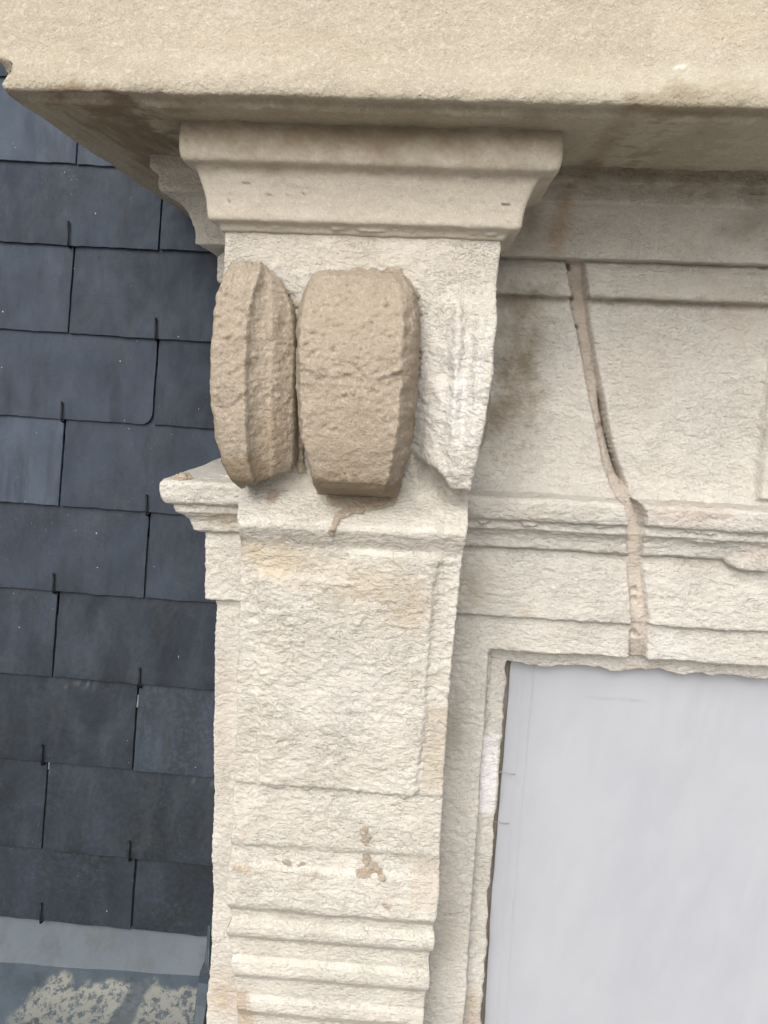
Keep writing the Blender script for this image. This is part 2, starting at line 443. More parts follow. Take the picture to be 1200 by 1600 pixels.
# broken corner at the far left
cx, cz = un(-2, 112, -.2)
r = np.sqrt((P[..., 0]-cx)**2+((P[..., 2]-cz)*1.0)**2+(P[..., 1]+.2)**2)
P[..., 0] += .008*sstep(.012, .003, r+.003*noise(P*150))
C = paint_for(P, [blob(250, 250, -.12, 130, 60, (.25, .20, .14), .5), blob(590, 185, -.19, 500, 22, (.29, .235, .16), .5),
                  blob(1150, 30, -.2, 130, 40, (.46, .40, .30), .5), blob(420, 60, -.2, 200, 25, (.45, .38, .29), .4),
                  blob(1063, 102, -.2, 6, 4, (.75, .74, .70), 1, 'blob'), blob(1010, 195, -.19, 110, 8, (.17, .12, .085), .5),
                  blob(1040, 215, -.1, 300, 50, (.50, .465, .375), .8), blob(1090, 200, -.14, 90, 26, (.34, .30, .225), .6, 'blob'), blob(980, 235, -.08, 60, 14, (.30, .25, .18), .6, 'blob'), blob(210, 215, -.12, 60, 22, (.26, .205, .145), .7, 'blob'), blob(270, 262, -.06, 36, 26, (.20, .16, .12), .7, 'blob'), blob(960, 205, -.15, 30, 14, (.22, .17, .11), .6), blob(820, 212, -.15, 40, 12, (.20, .15, .10), .5), blob(300, 200, -.15, 60, 14, (.20, .15, .10), .5), blob(160, 190, -.15, 70, 16, (.22, .165, .11), .5)])  # the broad pale patch puts bounce light on the soffit into the colour
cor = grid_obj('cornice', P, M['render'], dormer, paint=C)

# --- bed mould under the slab
prof = [(-.03, z_so+.006), (.056, z_so+.006), (.057, zz(254, -.057)), (.054, zz(258, -.05)), (.0535, zz(284, -.05)), (.0525, zz(288, -.05)), (.047, zz(292, -.047)),
        (.0455, zz(296, -.045)), (.0455, zz(317, -.045)), (.0445, zz(321, -.045)), (.0365, zz(325, -.037)), (.0260, zz(338, -.026)), (.0170, zz(358, -.017)), (.0120, zz(382, -.012)), (.0115, zz(406, -.0115)), (-.03, zz(409, -.0115))]
P = sweep(prof, [(XW, BACK), (XW, .03), (XW, 0), (XM, 0), (XR, 0)], .0020, [.012, .003, .0026, .02])
P[..., 0] += np.clip(XW-P[..., 0], 0, 1)*.28
P = stone(P, 1, rough=.0008, lump=.0014, wear=1, chip=.0030, chipf=60)
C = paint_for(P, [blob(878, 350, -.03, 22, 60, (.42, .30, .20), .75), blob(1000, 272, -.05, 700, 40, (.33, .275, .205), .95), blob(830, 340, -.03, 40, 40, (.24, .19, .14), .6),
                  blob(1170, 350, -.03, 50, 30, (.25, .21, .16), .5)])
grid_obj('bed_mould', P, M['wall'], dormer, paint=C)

# --- frieze: fillet, recessed panel, weathered foot
XP = ux(1197, 650, 0)
prof = [(-.05, zz(405, 0)), (-.004, zz(405, 0)), (-.003, zz(412, 0)), (.0045, zz(426, 0)), (.0045, zz(466, 0)), (.003, zz(468, 0)), (-.0095, zz(469, .01)),
        (-.010, zz(600, .01)), (-.010, zz(745, .01)), (-.007, zz(770, .007)), (.000, zz(780, 0)), (.0, zz(785, 0)), (-.05, zz(787, 0))]
P = sweep(prof, [(XW+.016, BACK), (XW+.016, .03), (XW+.016, 0), (XM, 0), (XR, 0)], .0017, [.02, .004, .0017, .02])
# right end of the sunk panel
px_, pz_ = P[..., 0], P[..., 2]
inpan = (pz_ < zz(468, .01)) & (pz_ > zz(770, .01))
lift = sstep(XP-.001, XP+.004, px_)*inpan
P[..., 1] -= lift*.012
P = stone(P, 1, rough=.0007, chisel=.0010, lump=.0012, wear=1, chip=.0015, chipf=70)
P, gm = groove(P)
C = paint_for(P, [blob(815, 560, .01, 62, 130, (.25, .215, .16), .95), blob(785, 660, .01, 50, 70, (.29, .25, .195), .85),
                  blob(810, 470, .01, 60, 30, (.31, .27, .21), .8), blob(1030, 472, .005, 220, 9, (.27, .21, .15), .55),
                  blob(1100, 440, 0, 120, 30, (.44, .39, .34), .4), blob(1010, 600, .01, 60, 80, (.47, .42, .375), .5), blob(1150, 480, .01, 60, 60, (.40, .33, .27), .4),
                  blob(870, 560, .01, 40, 60, (.50, .49, .48), .5), blob(900, 765, .005, 300, 14, (.50, .48, .45), .6)])
C = paint_groove(C, gm, P[..., 2])
grid_obj('frieze', P, M['wall'], dormer, paint=C)

# --- string course
T = .037
prof = [(-.05, zz(781, -.0)), (.000, zz(779, 0)), (T-.004, zz(788, -T)), (T, zz(793, -T)), (T-.002, zz(815, -T)), (T-.004, zz(824, -T)), (T-.012, zz(825, -T+.012)),
        (T-.0125, zz(838, -T+.0125)), (T-.018, zz(839.5, -T+.018)), (T-.024, zz(848, -.013)), (T-.027, zz(866, -.010)), (.000, zz(868, 0)), (-.05, zz(868, 0))]
P = sweep(prof, [(XW, BACK), (XW, .03), (XW, 0), (XM, 0), (XR, 0)], .0014, [.02, .003, .0017, .02])
P = stone(P, 1, rough=.0008, chisel=.0011, lump=.0014, wear=2, chip=.0035, chipf=60)
# ragged break at the far right of the lower fillet
cx, cz = un(1180, 872, -.01); mk = sstep(.028, .01, np.abs(P[..., 0]-cx)+.006*noise(P*120))*sstep(cz+.017, cz, P[..., 2])*(P[..., 1] < .02)
P[..., 2] -= mk*.009; P[..., 1] -= mk*.006
P, gm = groove(P)
C = paint_for(P, [blob(1080, 805, -.037, 110, 26, PINK, .9), blob(1185, 870, -.02, 40, 25, PINK, .7), blob(350, 815, -.03, 60, 20, YEL, .6), blob(800, 800, -.03, 120, 20, (.50, .46, .41), .5)])
C = paint_groove(C, gm, P[..., 2])
grid_obj('string_course', P, M['wall'], dormer, paint=C)

# --- architrave face
prof = [(-.05, zz(866, 0)), (-.0005, zz(866, 0)), (.000, zz(872, 0)), (.000, zz(975, 0)), (-.002, zz(977, 0)), (-.05, zz(978, 0))]
P = sweep(prof, [(XW, BACK), (XW, .03), (XW, 0), (XM, 0), (XR, 0)], .0016, [.02, .003, .0017, .02])
P = stone(P, 1, rough=.0008, chisel=.0013, lump=.0014, wear=1, chip=.0030, chipf=75)
P, gm = groove(P)
C = paint_for(P, [blob(740, 920, 0, 40, 60, (.42, .36, .28), .6), blob(820, 958, 0, 20, 10, YEL, .6), blob(1080, 880, 0, 120, 15, PINK, .5), blob(1030, 1000, 0, 30, 40, WHT, .6), blob(900, 900, 0, 120, 60, (.53, .51, .485), .5)])
C = paint_groove(C, gm, P[..., 2])
grid_obj('architrave', P, M['wall'], dormer, paint=C)

# --- pier strip left of the bracket
xs = XW+.0085
zt, zb = zz(976, 0), -.86
P = sweep([(-.05, zt+.003), (0, zt+.003), (0, zb)], [(xs, BACK), (xs, .03), (xs, .0085), (ux(560, 1200, .0085), .0085)], .0017, [.02, .003, .0017])
z_ = P[..., 2]
sp = sstep(uz(330, 1440, 0), uz(330, 1500, 0), z_)
P[..., 0] -= .004*sstep(uz(330, 1470, 0), uz(330, 1600, 0), z_)*(P[..., 0] < xs+.02) * 1.6
P = stone(P, 1, rough=.0008, chisel=.0013, lump=.0022, wear=1, chip=.0040, chipf=60, seed=3.)
C = paint_for(P, [blob(345, 1560, 0, 50, 70, TAN, .9), blob(345, 1150, 0, 20, 260, (.49, .43, .37), .6)])
grid_obj('pier', P, M['wall'], dormer, paint=C)

# --- window surround: outer face, rebate, reveal (mitred frame around the opening)
xi, zi = un(768, 1024, .0085)
xi = ux(762, 1015, .0085)+.001; zi = uz(765, 1014, .0085)
xj = ux(790, 1048, .03); wreb = xj-xi; zreb = zi-uz(900, 1054, .03)+0.0
zi = uz(1000, 1029, .0085)
prof = [(.10, .0085), (.0, .0085), (-.0005, .011), (-.001, .028), (-.003, .030), (-wreb, .031), (-wreb, .036), (-wreb+.001, .15)]
P = sweep(prof, [(xi, -.86), (xi, zi), (XM, zi), (XR, zi)], .0015, [.0017, .0017, .02], mode='front', left_normal=False)
x_, y_, z_ = P[..., 0].copy(), P[..., 1].copy(), P[..., 2].copy()
P = stone(P, 1, rough=.0008, chisel=.0011, lump=.0016, wear=1, chip=.0042, chipf=55, seed=7.)
# big bites out of the lintel's rebate edge
edge = (np.abs(z_-(zi-wreb)) < .004) & (x_ > xi+.01) & (y_ < .1)
bite = fbm(np.stack([x_*26, x_*0, x_*0+3], -1), 3)*.006
P[..., 2] += np.where(x_ > xi+.012, 1., 0.)*sstep(zi-.003, zi-wreb, z_)*bite
bj = fbm(np.stack([z_*30, z_*0+8, z_*0], -1), 3)*.003
P[..., 0] += sstep(xi+.003, xi+wreb, x_)*bj*(x_ < xi+wreb+.002)
P, gm = groove(P)
C = paint_for(P, [blob(763, 1208, .03, 14, 74, (.70, .69, .69), 1, 'rect'), blob(735, 1600, .01, 26, 60, TAN, .9), blob(757, 1610, .03, 26, 60, (.45, .37, .28), .9), blob(1040, 1010, .01, 30, 25, WHT, .7),
                  blob(712, 1130, .01, 30, 90, (.36, .32, .26), .5), blob(1010, 1045, .03, 60, 20, (.45, .39, .35), .6), blob(700, 1450, .01, 40, 150, (.44, .41, .37), .6)])
C = paint_groove(C, gm, P[..., 2])
grid_obj('window_surround', P, M['wall'], dormer, paint=C)

# --- bracket (console)
CAPY = -.12
bx0, bx1 = ux(350, 375, CAPY), ux(781, 390, CAPY)
HB = [(330, -.12), (368, -.12), (430, -.12), (480, -.118), (600, -.114), (700, -.104), (752, -.094), (766, -.094), (776, -.098), (822, -.129), (830, -.130), (834, -.1285), (858, -.117),
      (1000, -.105), (1232, -.090), (1238, -.086), (1328, -.084), (1334, -.080), (1362, -.080), (1368, -.0835), (1426, -.085), (1432, -.0835), (1436, -.072), (1450, -.070), (1455, -.0775), (1473, -.0775), (1477, -.075),
      (1480, -.0655), (1504, -.0645), (1507, -.062), (1510, -.068), (1534, -.0685), (1538, -.066), (1541, -.0575), (1567, -.056), (1569, -.0545), (1572, -.060), (1594, -.060), (1600, -.048), (1640, -.046)]
LE = [(340, 350, -.12), (375, 350, -.12), (450, 347, -.12), (600, 349, -.115), (700, 356, -.11), (770, 372, -.10), (820, 373, -.13), (860, 374, -.118), (940, 374, -.11), (1250, 365, -.087), (1330, 360, -.083), (1430, 353, -.085), (1437, 362, -.07),
      (1455, 352, -.078), (1475, 352, -.078), (1482, 361, -.066), (1506, 363, -.064), (1512, 363, -.068), (1536, 363, -.068), (1542, 370, -.058), (1568, 371, -.056), (1640, 368, -.05)]
RE = [(340, 781, -.12), (390, 783, -.12), (430, 778, -.12), (500, 774, -.12), (560, 768, -.125), (620, 763, -.125), (690, 748, -.12), (755, 734, -.11), (780, 733, -.10), (838, 730, -.13), (870, 724, -.118), (950, 715, -.11), (1100, 701, -.10), (1250, 692, -.088),
      (1330, 688, -.083), (1400, 687, -.084), (1445, 680, -.085), (1452, 677, -.072), (1470, 680, -.078), (1488, 678, -.077), (1496, 670, -.065), (1525, 672, -.064), (1552, 670, -.068), (1558, 664, -.057), (1640, 660, -.05)]
hbz = np.array([uz(560, a, y) for a, y in HB]); hby = np.array([y for a, y in HB])
# underside steps can fold in z: force the order
for i in range(1, len(hbz)): hbz[i] = min(hbz[i], hbz[i-1]-.0004)
lez = np.array([un(x, a, y) for a, x, y in LE]); rez = np.array([un(x, a, y) for a, x, y in RE])
def tilt_z(x, z): return z
def base_y(x, z):
    y = np.interp(z, hbz[::-1], hby[::-1])
    # raised field of the shaft
    zt_, zb_ = uz(530, 905, -.11), uz(530, 1232, -.088)
    l = np.interp(z, [zb_, zt_], [ux(405, 1228, -.09), ux(404, 905, -.11)])
    r = np.interp(z, [zb_, uz(530, 1090, -.1), zt_, uz(530, 866, -.117)], [ux(652, 1235, -.09), ux(668, 1090, -.1), ux(680, 905, -.11), ux(690, 866, -.117)])
    j = .0007*noise(np.stack([x*60, x*0, z*60], -1))
    zt2 = uz(530, 862, -.117)
    mm = sstep(0, .0016, x-l+j)*sstep(0, .0016, r-x+j)*sstep(zb_-.0006, zb_+.0006, z+j)*sstep(zt2, zt_, z*0+zt_)*np.where(x > .5*(l+r), sstep(zt2+.003, zt2, z), sstep(zt_+.006, zt_-.004, z+j*2))
    y = y-.0038*mm
    # broken right-hand roll: hacked back stone
    c0, c1 = ux(655, 600, -.13), ux(775, 600, -.13)
    za, zc = uz(710, 455, -.12), uz(710, 742, -.12)
    jig = .009*fbm(np.stack([x*50, x*0+3, z*12], -1), 4)
    low = np.interp(x, [ux(640, 715, -.12), ux(680, 735, -.12), ux(700, 768, -.12), ux(735, 770, -.12)], [uz(640, 712, -.12), uz(680, 738, -.12), uz(700, 762, -.12), uz(735, 768, -.12)])+jig*.55
    t = np.clip((za-z)/(za-zc), 0, 1)
    arc = np.sin(pi*np.clip(t, 0, 1)**.8)**.7
    mk = sstep(c0-.004, c0+.02, x)*sstep(low-.0012, low+.0022, z)*sstep(za+.012, za-.01, z)
    vx = (x-c0)/(c1-c0)
    ridge = -.011*sstep(.30, .02, abs(vx-.24)) + .004*sstep(.10, .01, abs(vx-.46)) - .0045*sstep(.15, .01, abs(vx-.60)) + .005*sstep(.28, .08, abs(vx-.84)) - .010*sstep(.30, .0, np.hypot(vx-.30, (t-.86)*1.6))
    p = np.stack([x*42, x*0+9, z*42], -1)
    rough = .0026*fbm(p, 4)+.0010*ridged(p*vec(2.2, 1, 3.2), 2)
    y = y - mk*(.020*arc*(.75+.25*vx)+.030*t**2.2 + ridge*arc + rough)
    und = sstep(c0-.004, c0+.01, x)*sstep(low+.001, low-.0015, z)*sstep(low-.026, low-.004, z)
    y = y+.010*und
    return y
def heightfield(z0, z1, step, lf, rf, yf, side=0., nside=14):
    nz = int((z0-z1)/step); zs = np.linspace(z0, z1, nz)
    L, R = lf(zs), rf(zs); nx = int(np.max(R-L)/step)
    u = np.linspace(0, 1, nx); X = L[:, None]+(R-L)[:, None]*u; Z = np.broadcast_to(zs[:, None], X.shape)
    Y = yf(X, Z)
    P = np.stack([X, Y, Z], -1)
    if side is not None:
        k = np.linspace(0, 1, nside, endpoint=False)
        A = np.stack([np.repeat(L[:, None], nside, 1), side+(Y[:, :1]-side)*k[None], np.repeat(zs[:, None], nside, 1)], -1)
        B = np.stack([np.repeat(R[:, None], nside, 1), side+(Y[:, -1:]-side)*k[None, ::-1], np.repeat(zs[:, None], nside, 1)], -1)
        P = np.concatenate([A, P, B], 1)
    return P
lf = lambda z: np.interp(z, lez[::-1, 1], lez[::-1, 0]); rf = lambda z: np.interp(z, rez[::-1, 1], rez[::-1, 0])
P = heightfield(uz(560, 345, CAPY), -.76, .0015, lf, rf, base_y, .0, 40)
z_ = P[..., 2]
zs1 = uz(560, 440, -.12)
n0 = -normals(lap(P, 3))
Q = stone(P, -1, rough=.0009, chisel=.0015, lump=.0016, wear=1, chip=.0022, chipf=70, seed=11.)
Q2 = stone(P, -1, rough=.0004, chisel=0, lump=.0008, wear=1, chip=.0015, chipf=40, seed=11.)
# smooth zones: block top, ledge face
jz = .012*fbm(P*25, 2)
ms = sstep(zs1-.004, zs1+.012, z_+jz)
led = sstep(uz(560, 868, -.12), uz(560, 858, -.12), z_+jz*.2)*sstep(uz(560, 752, -.1), uz(560, 768, -.1), z_)
ins = sstep(ux(662, 1150, -.09), ux(666, 1150, -.09), P[..., 0])*sstep(uz(690, 1096, -.1)+.001, uz(690, 1097, -.1), z_)*sstep(uz(690, 1438, -.085), uz(690, 1430, -.085), z_)
stp = sstep(uz(560, 1330, -.08)+.002, uz(560, 1335, -.08), z_)*sstep(uz(560, 1368, -.08), uz(560, 1362, -.08)-.002, z_)*.8
basez = .8*sstep(uz(560, 1425, -.08), uz(560, 1440, -.08), z_)
ms = np.clip(ms+led*.55+ins*.9+stp+basez, 0, 1)[..., None]
P = Q*(1-ms)+Q2*ms
ex = [blob(450, 880, -.115, 110, 45, YEL, .75), blob(590, 915, -.11, 130, 50, YEL, .65), blob(640, 960, -.11, 70, 40, YEL, .55), blob(400, 860, -.12, 50, 35, YEL, .7),
      blob(685, 1170, -.093, 24, 80, (.50, .435, .34), .55, 'rect'), blob(669, 1380, -.084, 30, 52, (.54, .475, .395), .5, 'rect'), blob(668, 1290, -.086, 28, 40, (.55, .50, .44), .4, 'rect'),
      blob(375, 1352, -.081, 20, 17, (.46, .39, .30), .85, 'blob'), blob(532, 1358, -.081, 6, 8, (.38, .32, .25), .8, 'blob'), blob(495, 1368, -.083, 12, 7, (.45, .39, .31), .7, 'blob'),
      blob(380, 1305, -.085, 14, 18, (.50, .42, .34), .6), blob(605, 1415, -.084, 8, 6, (.42, .34, .27), .8, 'blob'),
      blob(500, 1350, -.08, 160, 13, (.64, .61, .56), .6, 'rect'), blob(365, 1585, -.05, 36, 55, TAN, .95, 'blob'), blob(560, 1560, -.055, 200, 90, (.55, .52, .48), .5),
      blob(376, 845, -.12, 12, 30, MOR, .8), blob(425, 775, -.10, 10, 9, (.42, .34, .27), .8, 'blob'),
      blob(712, 620, -.13, 75, 170, (.69, .67, .655), .85), blob(690, 950, -.11, 20, 90, (.56, .53, .49), .5), blob(330, 1100, -.08, 70, 300, (.56, .49, .42), .35),
      blob(560, 395, -.12, 240, 45, (.57, .51, .43), .6), blob(540, 1100, -.1, 120, 130, (.60, .575, .545), .5), blob(560, 848, -.12, 190, 9, (.47, .43, .38), .6)]  # the last strip paints in the shade under the ledge
C = paint_for(P, ex)
br = grid_obj('bracket', P, M['tooled'], dormer, flip=True, paint=C)

# --- moulded cap on the bracket
zc_top = z_so+.002
a0 = ux(350, 372, -.12); a1 = ux(781, 372, -.12)
cy = lambda py, Y: uz(560, py, Y)
PO = [(.036, None), (.0375, 212), (.0380, 235), (.0372, 250), (.0350, 258), (.0310, 262), (.0262, 265), (.0235, 273), (.0205, 288), (.0175, 305), (.0155, 322), (.0147, 338), (.0144, 347), (.0136, 350.5),
      (.0055, 355), (.0045, 358), (.0035, 367), (-.004, 370), (-.02, 371)]
prof = [(-.02, zc_top+.004)]+[(o_, zc_top+.004 if p_ is None else cy(p_, -.12-o_)) for o_, p_ in PO]
P = sweep(prof, [(a0, .03), (a0, -.12), (a1, -.12), (a1, .03)], .0015, .0019)
# the cap oversails a little further on the right
P[..., 0] += np.clip(P[..., 0]-a1+.002, 0, 1)*.08 + np.clip(a0-P[..., 0], 0, 1)*.30
P = stone(P, 1, rough=.0004, lump=.0012, wear=3, chip=.0030, chipf=45, seed=5.)
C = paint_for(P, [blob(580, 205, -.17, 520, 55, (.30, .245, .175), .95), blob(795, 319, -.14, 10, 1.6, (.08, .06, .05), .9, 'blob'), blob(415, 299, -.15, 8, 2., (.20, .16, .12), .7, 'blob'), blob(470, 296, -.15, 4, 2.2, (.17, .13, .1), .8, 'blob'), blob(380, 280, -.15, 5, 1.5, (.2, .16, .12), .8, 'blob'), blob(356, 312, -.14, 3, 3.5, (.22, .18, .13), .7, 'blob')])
grid_obj('bracket_cap', P, M['smooth'], dormer, paint=C)

# --- fresh mortar: central cushion
def mortar_tex(P, k=1.):
    lump = .0012*fbm(P*55, 3)+.0015*np.maximum(0, fbm(P*230, 2)-.18)+.0007*fbm(P*420, 2)
    h = fbm(P*vec(60, 60, 110), 4, .65)*2.2; f_ = np.floor(h)
    rag = .0010*(f_+sstep(.1, .3, h-f_))/2.2 - .0012*np.maximum(0, noise(P*vec(150, 150, 200)+3)-.28)*3.5
    crumb = .016*np.maximum(0, noise(P*vec(95, 95, 95)+13)-.50)+.010*np.maximum(0, noise(P*vec(190, 190, 190)+21)-.46)
    arc = .0009*sstep(.10, .0, np.abs(noise(P*vec(22, 22, 30)+5)))*sstep(.0, .3, noise(P*20+8))
    crumb = np.minimum(crumb, .0035)
    return (lump+rag+crumb+arc)*k
def cushion():
    zt_, zb_ = uz(555, 412, -.13), uz(545, 790, -.13)
    step = .0013; zs = np.arange(zt_, zb_, -step)
    def sm(a, w=21):
        k = np.hanning(w+2)[1:-1]; k /= k.sum(); return np.convolve(np.pad(a, w//2, mode='edge'), k, 'valid')
    CL = [(412, 500), (418, 492), (430, 481), (455, 467), (500, 460), (600, 458), (700, 466), (770, 482), (792, 486)]
    CR = [(412, 612), (418, 625), (430, 640), (455, 650), (520, 654), (600, 650), (700, 639), (760, 622), (792, 612)]
    AR = [(412, -.112), (418, -.127), (428, -.138), (450, -.149), (500, -.161), (560, -.168), (640, -.171), (700, -.167), (745, -.158), (762, -.150), (775, -.138), (782, -.115), (792, -.09)]
    f = lambda L_, k=1: (np.array([uz(555, a, -.15) for a, _ in L_])[::-1], np.array([v for _, v in L_])[::-1])
    za, ya = f(AR); yar = np.interp(zs, za, ya)
    pyz = np.interp(zs, za, np.array([a for a, _ in AR], float)[::-1])
    l = np.array([ux(np.interp(p, [a for a, _ in CL], [b for _, b in CL]), p, -.155) for p in pyz])
    r = np.array([ux(np.interp(p, [a for a, _ in CR], [b for _, b in CR]), p, -.155) for p in pyz])
    l, r, yar = sm(l, 25), sm(r, 25), sm(yar, 13)
    xs_ = np.arange(l.min()-.012, r.max()+.014, step)
    X, Z = np.meshgrid(xs_, zs); B = base_y(X, Z); x_l, x_r = l.mean(), r.mean()
    jg = .0018*fbm(np.stack([X*70, X*0+1, Z*70], -1), 4)
    bev = .011*(1+.15*noise(np.stack([X*0, X*0, Z*30], -1)))
    dl = X-l[:, None]+jg; dr = r[:, None]-X+jg
    cr = sstep(-.004, .0045, dl)*1.0
    depth = (np.minimum(B, -.09)-yar[:, None])           # how far it stands off the stone
    sl = np.clip((dl+.004)/.011, 0, 1)**.7; sr = np.where(dr > bev, 1, .62+.38*np.clip(dr/bev, 0, 1))*np.clip((dr+.002)/.003, 0, 1)**.7
    Y = B-(depth*np.minimum(sl, 1)*sr)-.0
    P = np.stack([X, Y, Z], -1)
    tx = mortar_tex(P)
    # dragged lip across the middle
    zl = uz(555, 590, -.17)+.008*fbm(np.stack([X*28, X*0, Z*20], -1),4)+.010*np.abs(X-.5*(x_l+x_r))**2/.0025
    low = sstep(zl-.0006, zl+.0006, Z)*sstep(zl+.055, zl+.002, Z)
    smooth = .35+.65*sstep(uz(555, 690, -.17), uz(555, 610, -.17), Z)
    inside = np.clip(np.minimum(dl, dr)/.006, 0, 1)
    P[..., 1] -= (tx*smooth+.0012*low)*np.clip(inside+.35, 0, 1)
    be = np.exp(-((dr-bev)/.0016)**2)+.8*np.exp(-((dl-.006)/.0015)**2)
    P[..., 1] -= be*.0035*np.maximum(0, fbm(np.stack([X*40, X*0+2, Z*85], -1), 3)+.05)
    zl2 = uz(555, 757, -.16)+.002*noise(np.stack([X*50, X*0+7, X*0], -1))
    P[..., 1] -= .0014*sstep(zl2-.0006, zl2+.0006, Z)*sstep(zl2+.008, zl2+.001, Z)
    keep = (P[..., 1] < B-.0004) & (dl > -.0045) & (dr > -.0035)
    return P, keep
P, K = cushion()
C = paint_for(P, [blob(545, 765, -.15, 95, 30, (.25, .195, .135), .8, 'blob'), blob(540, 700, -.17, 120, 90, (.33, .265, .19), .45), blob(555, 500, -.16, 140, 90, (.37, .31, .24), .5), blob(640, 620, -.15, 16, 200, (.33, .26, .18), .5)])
K &= True
grid_obj('mortar_cushion', P, M['mortar'], dormer, keep=K, flip=True, paint=C)
def zq(a): return uz(400, a, -.15)

# --- fresh mortar: left roll
def left_roll():
    zt_, zb_ = uz(400, 405, -.14), uz(400, 772, -.13)
    step = .0013; zs = np.arange(zt_, zb_, -step)
    KY = [405, 412, 430, 470, 520, 600, 680, 730, 755, 772]
    KL = [353, 349, 344, 336, 331, 331, 337, 346, 355, 364]        # outer edge
    KF = [394, 406, 403, 392, 387, 386, 386, 388, 392, 396]        # arris
    KV = [400, 424, 442, 462, 467, 466, 465, 462, 448, 428]        # foot of the slope
    KD = [-.124, -.133, -.142, -.150, -.155, -.158, -.155, -.148, -.140, -.116]
    za = np.array([uz(400, a, -.14) for a in KY])[::-1]
    py = np.interp(zs, za, np.array(KY, float)[::-1])
    g_ = lambda L_, Y: np.array([ux(np.interp(p, KY, L_), p, Y) for p in py])
    l, f_, v = g_(KL, -.148), g_(KF, -.15), g_(KV, -.12)
    D = np.interp(zs, za, np.array(KD)[::-1])
    def sm(a, w=25):
        k = np.hanning(w+2)[1:-1]; k /= k.sum(); return np.convolve(np.pad(a, w//2, mode='edge'), k, 'valid')
    l, f_, v, D = sm(l), sm(f_), sm(v), sm(D, 13)
    nx = int((v-l).max()/step)+6; u = np.linspace(0, 1, nx)
    X = l[:, None]+(v-l+.004)[:, None]*u; Z = np.broadcast_to(zs[:, None], X.shape)
    B = base_y(X, Z); B = np.minimum(B, -.095)
    t = np.clip((X-f_[:, None])/(v-f_)[:, None], 0, 1)
    dip = .0035*sstep(.30, .18, abs(t-.22))+.002*np.sin(t*9)
    Bv = np.minimum(B, D[:, None]*.42+B*.58)
    Y = D[:, None]+(Bv-D[:, None])*t**.85+(B-Bv+.001)*sstep(.93, 1., t)+np.where((t > 0.02) & (t < .96), dip*.6, 0)
    Y = Y-.0035*np.exp(-((X-f_[:, None])/.0018)**2)*np.maximum(0, fbm(np.stack([X*30, X*0+2, Z*80], -1), 3)+.1)
    el = np.clip((X-l[:, None])/.005, 0, 1); Y = Y+(1-el)**2*.004
    P = np.stack([X, Y, Z], -1)
    P[..., 1] -= mortar_tex(P+4., .9)*(.35+.65*sstep(zq(715), zq(650), Z))*np.clip((X-l[:, None])/.003+.3, 0, 1)
    P[..., 0] -= (.0014*fbm(P*90, 2)*np.clip(1-(X-l[:, None])/.004, 0, 1))
    ns = 26; k = np.linspace(0, 1, ns, endpoint=False)
    A = np.stack([P[:, :1, 0]+.004*(1-k)[None]**2, -.03+(P[:, :1, 1]+.03)*k[None], np.repeat(zs[:, None], ns, 1)], -1)
    keep = np.concatenate([np.ones(A.shape[:2], bool), P[..., 1] < B-.0002], 1)
    P = np.concatenate([A, P], 1)
    # the lower end leans to the right as it closes
    return P, keep
P, K = left_roll()
tri = P[..., 2] > np.interp(P[..., 0], [ux(372, 768, -.13), ux(442, 738, -.13)], [uz(372, 768, -.13), uz(442, 738, -.13)])+.001*noise(P*150)
K &= tri | (P[..., 1] > -.09)
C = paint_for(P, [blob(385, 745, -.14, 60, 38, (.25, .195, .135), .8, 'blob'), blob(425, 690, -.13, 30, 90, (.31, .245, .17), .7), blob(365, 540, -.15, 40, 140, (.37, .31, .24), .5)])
grid_obj('mortar_roll', P, M['mortar'], dormer, keep=K, flip=True, paint=C)

# --- smears, drip and spatter of the same mortar
def smear(name, segs, Yref, pad=16, th=.0022):
    xs = [q for g_ in segs for q in (g_[0], g_[2])]; ys = [q for g_ in segs for q in (g_[1], g_[3])]
    x0, x1 = ux(min(xs)-pad, ys[0], Yref), ux(max(xs)+pad, ys[0], Yref); z0, z1 = uz(xs[0], min(ys)-pad, Yref), uz(xs[0], max(ys)+pad, Yref)
    X, Z = np.meshgrid(np.arange(x0, x1, .0008), np.arange(z0, z1, -.0008)); B = base_y(X, Z)
    j = .0030*fbm(np.stack([X*110, X*0, Z*110], -1), 4)
    S = None
    for ax, ay, bx_, by_, r_ in segs:
        a = vec(*un(ax, ay, Yref)); b = vec(*un(bx_, by_, Yref)); d = b-a
        t = np.clip(((X-a[0])*d[0]+(Z-a[1])*d[1])/max(d @ d, 1e-9), 0, 1)
        q = r_-np.hypot(X-a[0]-t*d[0], Z-a[1]-t*d[1])+j
        S = q if S is None else np.maximum(S, q)
    H = np.clip(S/.003, 0, 1)**.5*th
    P = np.stack([X, B-H-.0008-.0009*fbm(np.stack([X*260, X*0, Z*260], -1), 3)*(S > .0006), Z], -1)
    C = paint_for(P, [blob(560, 795, -.12, 70, 12, (.31, .25, .18), .6)])
    grid_obj(name, P, M['mortar'], dormer, keep=S > 0, flip=True, paint=C)
smear('mortar_drip', [(520, 780, 606, 782, .0075), (545, 795, 600, 790, .005), (548, 795, 530, 806, .004), (530, 806, 524, 820, .0035), (523, 822, 521, 827, .0042)], -.115)
smear('mortar_spatter', [(570, 1298, 569, 1310, .0050), (572, 1316, 573, 1318, .0020)], -.086, th=.0015)
smear('mortar_spatter', [(572, 1342, 578, 1350, .0048), (562, 1362, 590, 1360, .0048), (592, 1364, 597, 1370, .0028)], -.082, th=.0016)
smear('mortar_spatter', [(445, 1350, 450, 1350, .0036), (468, 1352, 474, 1351, .0022)], -.082, th=.0009)
smear('mortar_smear', [(461, 560, 462, 640, .0036), (462, 640, 467, 735, .0042)], -.115, th=.004)
